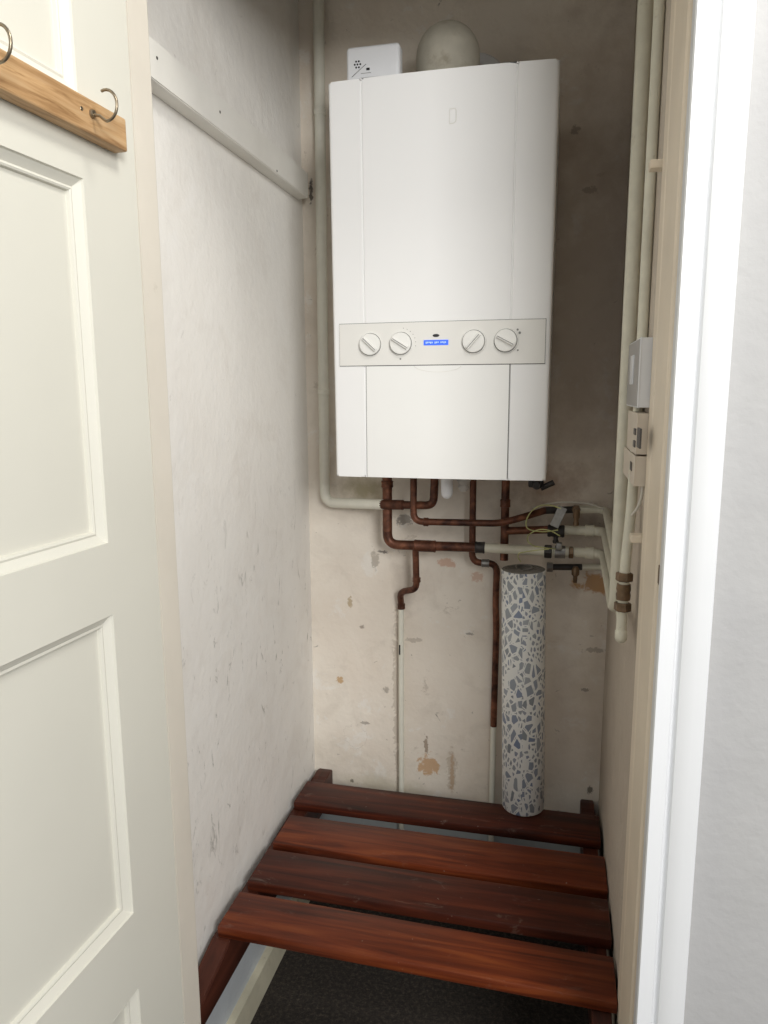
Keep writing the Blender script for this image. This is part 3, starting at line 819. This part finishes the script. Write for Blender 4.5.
# earth tag, wires, cable
et = thing('earth_tag', at(558, 518, 1.56), 'small tilted grey metal earth tag hanging above the black valve', 'tag')
q = at(558.5, 517, 1.560)
bm = box(BM(), -.0095, .0095, -.0008, .0008, -.023, .023, .0005); lathe(bm, [(0, .002), (.0028, .0018), (.0028, 0)], axis((.003, -.0008, .016), (0, -1, 0)), 10)
xform(bm, Matrix.Translation(q) @ Euler((0, R(22), R(-10))).to_matrix().to_4x4()); obj('plate', bm, 'steel', et)
def wire(label, pix, y, r, mat, cat='wire', name='earth_wire', grp=None):
    pts = [at(a, b, (y if len(t) == 0 else t[0])) for a, b, *t in pix]
    o = obj(name, tube(BM(), pts, r, 8, .03), mat, None, 60); tag(o, label, cat, grp); return o
wire('upper yellow and green wire loop above the terrazzo roll', [(561, 508.5), (551, 505), (540, 505), (531, 511), (526, 520), (526, 528), (533, 531), (545, 532), (558, 530)], 1.546, .0012, 'wire')
wire('lower yellow and green wire loop touching the cream pipe above the roll', [(560, 536), (550, 530), (538, 529), (528, 535), (527, 541), (533, 546), (545, 548), (556, 549, 1.57)], 1.540, .0012, 'wire')
wire('short pale wire curling over the top of the terrazzo roll', [(549, 549), (530, 551), (519, 553), (517.5, 557), (521, 562)], 1.535, .0011, 'wire')
wire('grey white cable arching over the drain valve in the right corner', [(533, 508), (548, 503.5), (565, 502), (585, 503), (600, 506.5), (609, 514), (613, 525, 1.50)], 1.60, .0020, 'flex', 'cable', 'cable')

# ------------------------------------------------------------------ controls on the right wall
def notched(root, name, mat, x0, y0, y1, z0, z1, pipe_y):
    bm = BM()
    box(bm, x0,   .1090, y0, y1, z0, z1, .0012)
    box(bm, .1088, XR, y0 + .0006, min(pipe_y - .012, y1), z0 + .0006, z1 - .0006)
    if y1 > pipe_y + .014: box(bm, .1088, XR, pipe_y + .012, y1 - .0006, z0 + .0006, z1 - .0006)
    return obj(name, bm, mat, root)
X0 = .1064
YB, YPV = 1.0625, 1.149
za, zb = at(640, 337, YB).z, at(640, 408, YB).z
sw = thing('fused_switch', (.114, 1.09, zb), 'white switch box on the right wall beside the vertical pipes', 'switch')
notched(sw, 'back_box', 'plastic_white', X0, YB, 1.222, zb, za, YPV)
q = atx(632.5, 370, X0 - .001)
obj('switch_plate', box(BM(), X0 - .0008, X0 + .001, YB + .003, 1.219, zb + .002, za - .002, .0006), 'switch_shade', sw)
bm = box(BM(), X0 - .0030, X0 + .001, q.y - .018, q.y + .018, q.z - .021, q.z + .021, .001); obj('rocker', bm, 'plastic_white', sw)
za, zb = at(645, 413, YB).z, at(645, 455, YB).z
th = thing('heating_programmer', (.114, 1.09, zb), 'beige control with a dark little display, below the white switch box', 'thermostat')
notched(th, 'case', 'plastic_beige', X0 + .001, YB, 1.200, zb, za, YPV)
q = atx(638.5, 438, X0)
bm = box(BM(), X0 - .0002, X0 + .002, q.y - .018, q.y + .020, q.z - .013, q.z + .013); obj('display', bm, 'screen', th)
for dz in (-.008, .009):
    q2 = atx(634.5, 438, X0)
    bm = box(BM(), X0 - .001, X0 + .002, q2.y - .010, q2.y + .010, q2.z + dz - .0045, q2.z + dz + .0045, .0006); obj('button', bm, 'screen', th)
za2, zb2 = zb - .0015, at(643, 487, YB).z
th2 = thing('wiring_cover', (.114, 1.09, zb2), 'plain beige cover below the control with the dark display', 'cover')
notched(th2, 'case', 'plastic_beige', X0 + .0005, YB, 1.235, zb2, za2, YPV)
q = atx(631, 466, X0)
bm = box(BM(), X0 - .0006, X0 + .002, q.y - .012, q.y + .012, q.z - .006, q.z + .006); obj('button', bm, 'screen', th2)
wire('short pale flex hanging below the beige wiring cover', [(643, 484, 1.075), (642, 496, 1.075), (638, 508, 1.08), (632, 515, 1.095)], 1.075, .0022, 'flex', 'cable', 'cable')
# worn latch keep on the jamb edge
q = at(659, 580, .852)
bm = box(BM(), XJR - .0010, XJR + .002, .8700, .882, q.z - .011, q.z + .011, .0006)
o = obj('latch_keep', bm, 'brass'); tag(o, 'tiny worn brass latch keep on the cream jamb edge', 'latch')

# ------------------------------------------------------------------ terrazzo roll
RY = 1.562
B0 = at(523.5, 790, RY); B0.z = ZS + .0005; B0.z += .0006; T0 = at(523.5, 569, RY)
roll = thing('vinyl_roll', B0, 'blue and grey terrazzo patterned roll standing upright on the bench', 'roll')
RR = .0472
LEN = (T0 - B0).length
A = axis(B0, T0 - B0)
bm = BM(); uvl = bm.loops.layers.uv.new('UVMap')
seg = 48
rows = [0, .002, LEN - .002, LEN]; rads = [RR - .0012, RR, RR, RR - .0012]
rings = [[bm.verts.new(A @ Vector((rad * math.cos(2 * PI * k / seg), rad * math.sin(2 * PI * k / seg), z))) for k in range(seg)] for rad, z in zip(rads, rows)]
for i in range(3):
    for k in range(seg):
        f = bm.faces.new((rings[i][k], rings[i][(k + 1) % seg], rings[i + 1][(k + 1) % seg], rings[i + 1][k])); f.smooth = True
        for l, (kk, z) in zip(f.loops, ((k, rows[i]), (k + 1, rows[i]), (k + 1, rows[i + 1]), (k, rows[i + 1]))):
            l[uvl].uv = (kk / seg * 2 * PI * RR, z)
bm.faces.new(rings[0][::-1])
obj('outer_sheet', bm, 'terrazzo', roll)
prof = []
r = RR - .0012; k = 0
while r > .012:
    prof += [(r, LEN + (.0012 if k % 2 else 0)), (r - .0030, LEN + (.0016 if k % 2 else .0002)), (r - .0032, LEN - .002)]
    r -= .0042; k += 1
prof += [(.0105, LEN + .001), (.010, LEN - .10), (0, LEN - .10)]
obj('coiled_end', lathe(BM(), prof, A, 40), 'roll_edge', roll, 30)
bm = BM()
tube(bm, [A @ Vector((.020 * math.cos(t) * (1 - t * .05), .020 * math.sin(t) * (1 - t * .05), LEN + .003 + .0006 * t)) for t in [k * .3 for k in range(17)]], .0022, 8)
obj('loose_inner_edge', bm, 'roll_edge', roll, 60)

# ------------------------------------------------------------------ camera
cd = bpy.data.cameras.new('camera'); cam = bpy.data.objects.new('camera', cd); C.objects.link(cam)
cd.sensor_fit = 'VERTICAL'; cd.sensor_height = 36.0; cd.lens = 36.0 * FPX / 1024.0
cd.clip_start = .02
rot = Matrix(((RM[0][0], -RM[0][1], -RM[0][2]), (RM[1][0], -RM[1][1], -RM[1][2]), (RM[2][0], -RM[2][1], -RM[2][2])))
cam.matrix_world = Matrix.Translation((0, 0, H)) @ rot.to_4x4()
S.camera = cam

# ------------------------------------------------------------------ light: hall window behind the viewer, ceiling lamp, soft sky fill
def area(name, loc, target, sx, sy, power, c):
    l = bpy.data.lights.new(name, 'AREA'); l.shape = 'RECTANGLE'; l.size = sx; l.size_y = sy; l.energy = power; l.color = c
    o = bpy.data.objects.new(name, l); C.objects.link(o); o.location = loc
    o.rotation_euler = (Vector(target) - Vector(loc)).to_track_quat('-Z', 'Y').to_euler()
    return o
area('window_light', (1.15, -1.25, H + .70), (-.35, 1.2, H - .05), .8, .8, 58, (1.0, .99, .97))
area('ceiling_lamp', (.22, .48, H + 1.06), (-.25, .95, H - .3), .28, .28, 8, (1.0, .975, .92))
w = bpy.data.worlds.new('world'); S.world = w; w.use_nodes = True
bg = w.node_tree.nodes['Background']; bg.inputs[0].default_value = (.96, .975, 1.0, 1); bg.inputs[1].default_value = .47

vs = S.view_settings
S.display_settings.display_device = 'sRGB'
vs.view_transform = 'Standard'; vs.look = 'None'; vs.exposure = 0.0; vs.gamma = 1.0; vs.use_curve_mapping = False
S.cycles.max_bounces = 10; S.cycles.diffuse_bounces = 6
try: S.cycles.use_denoising = True
except Exception: pass
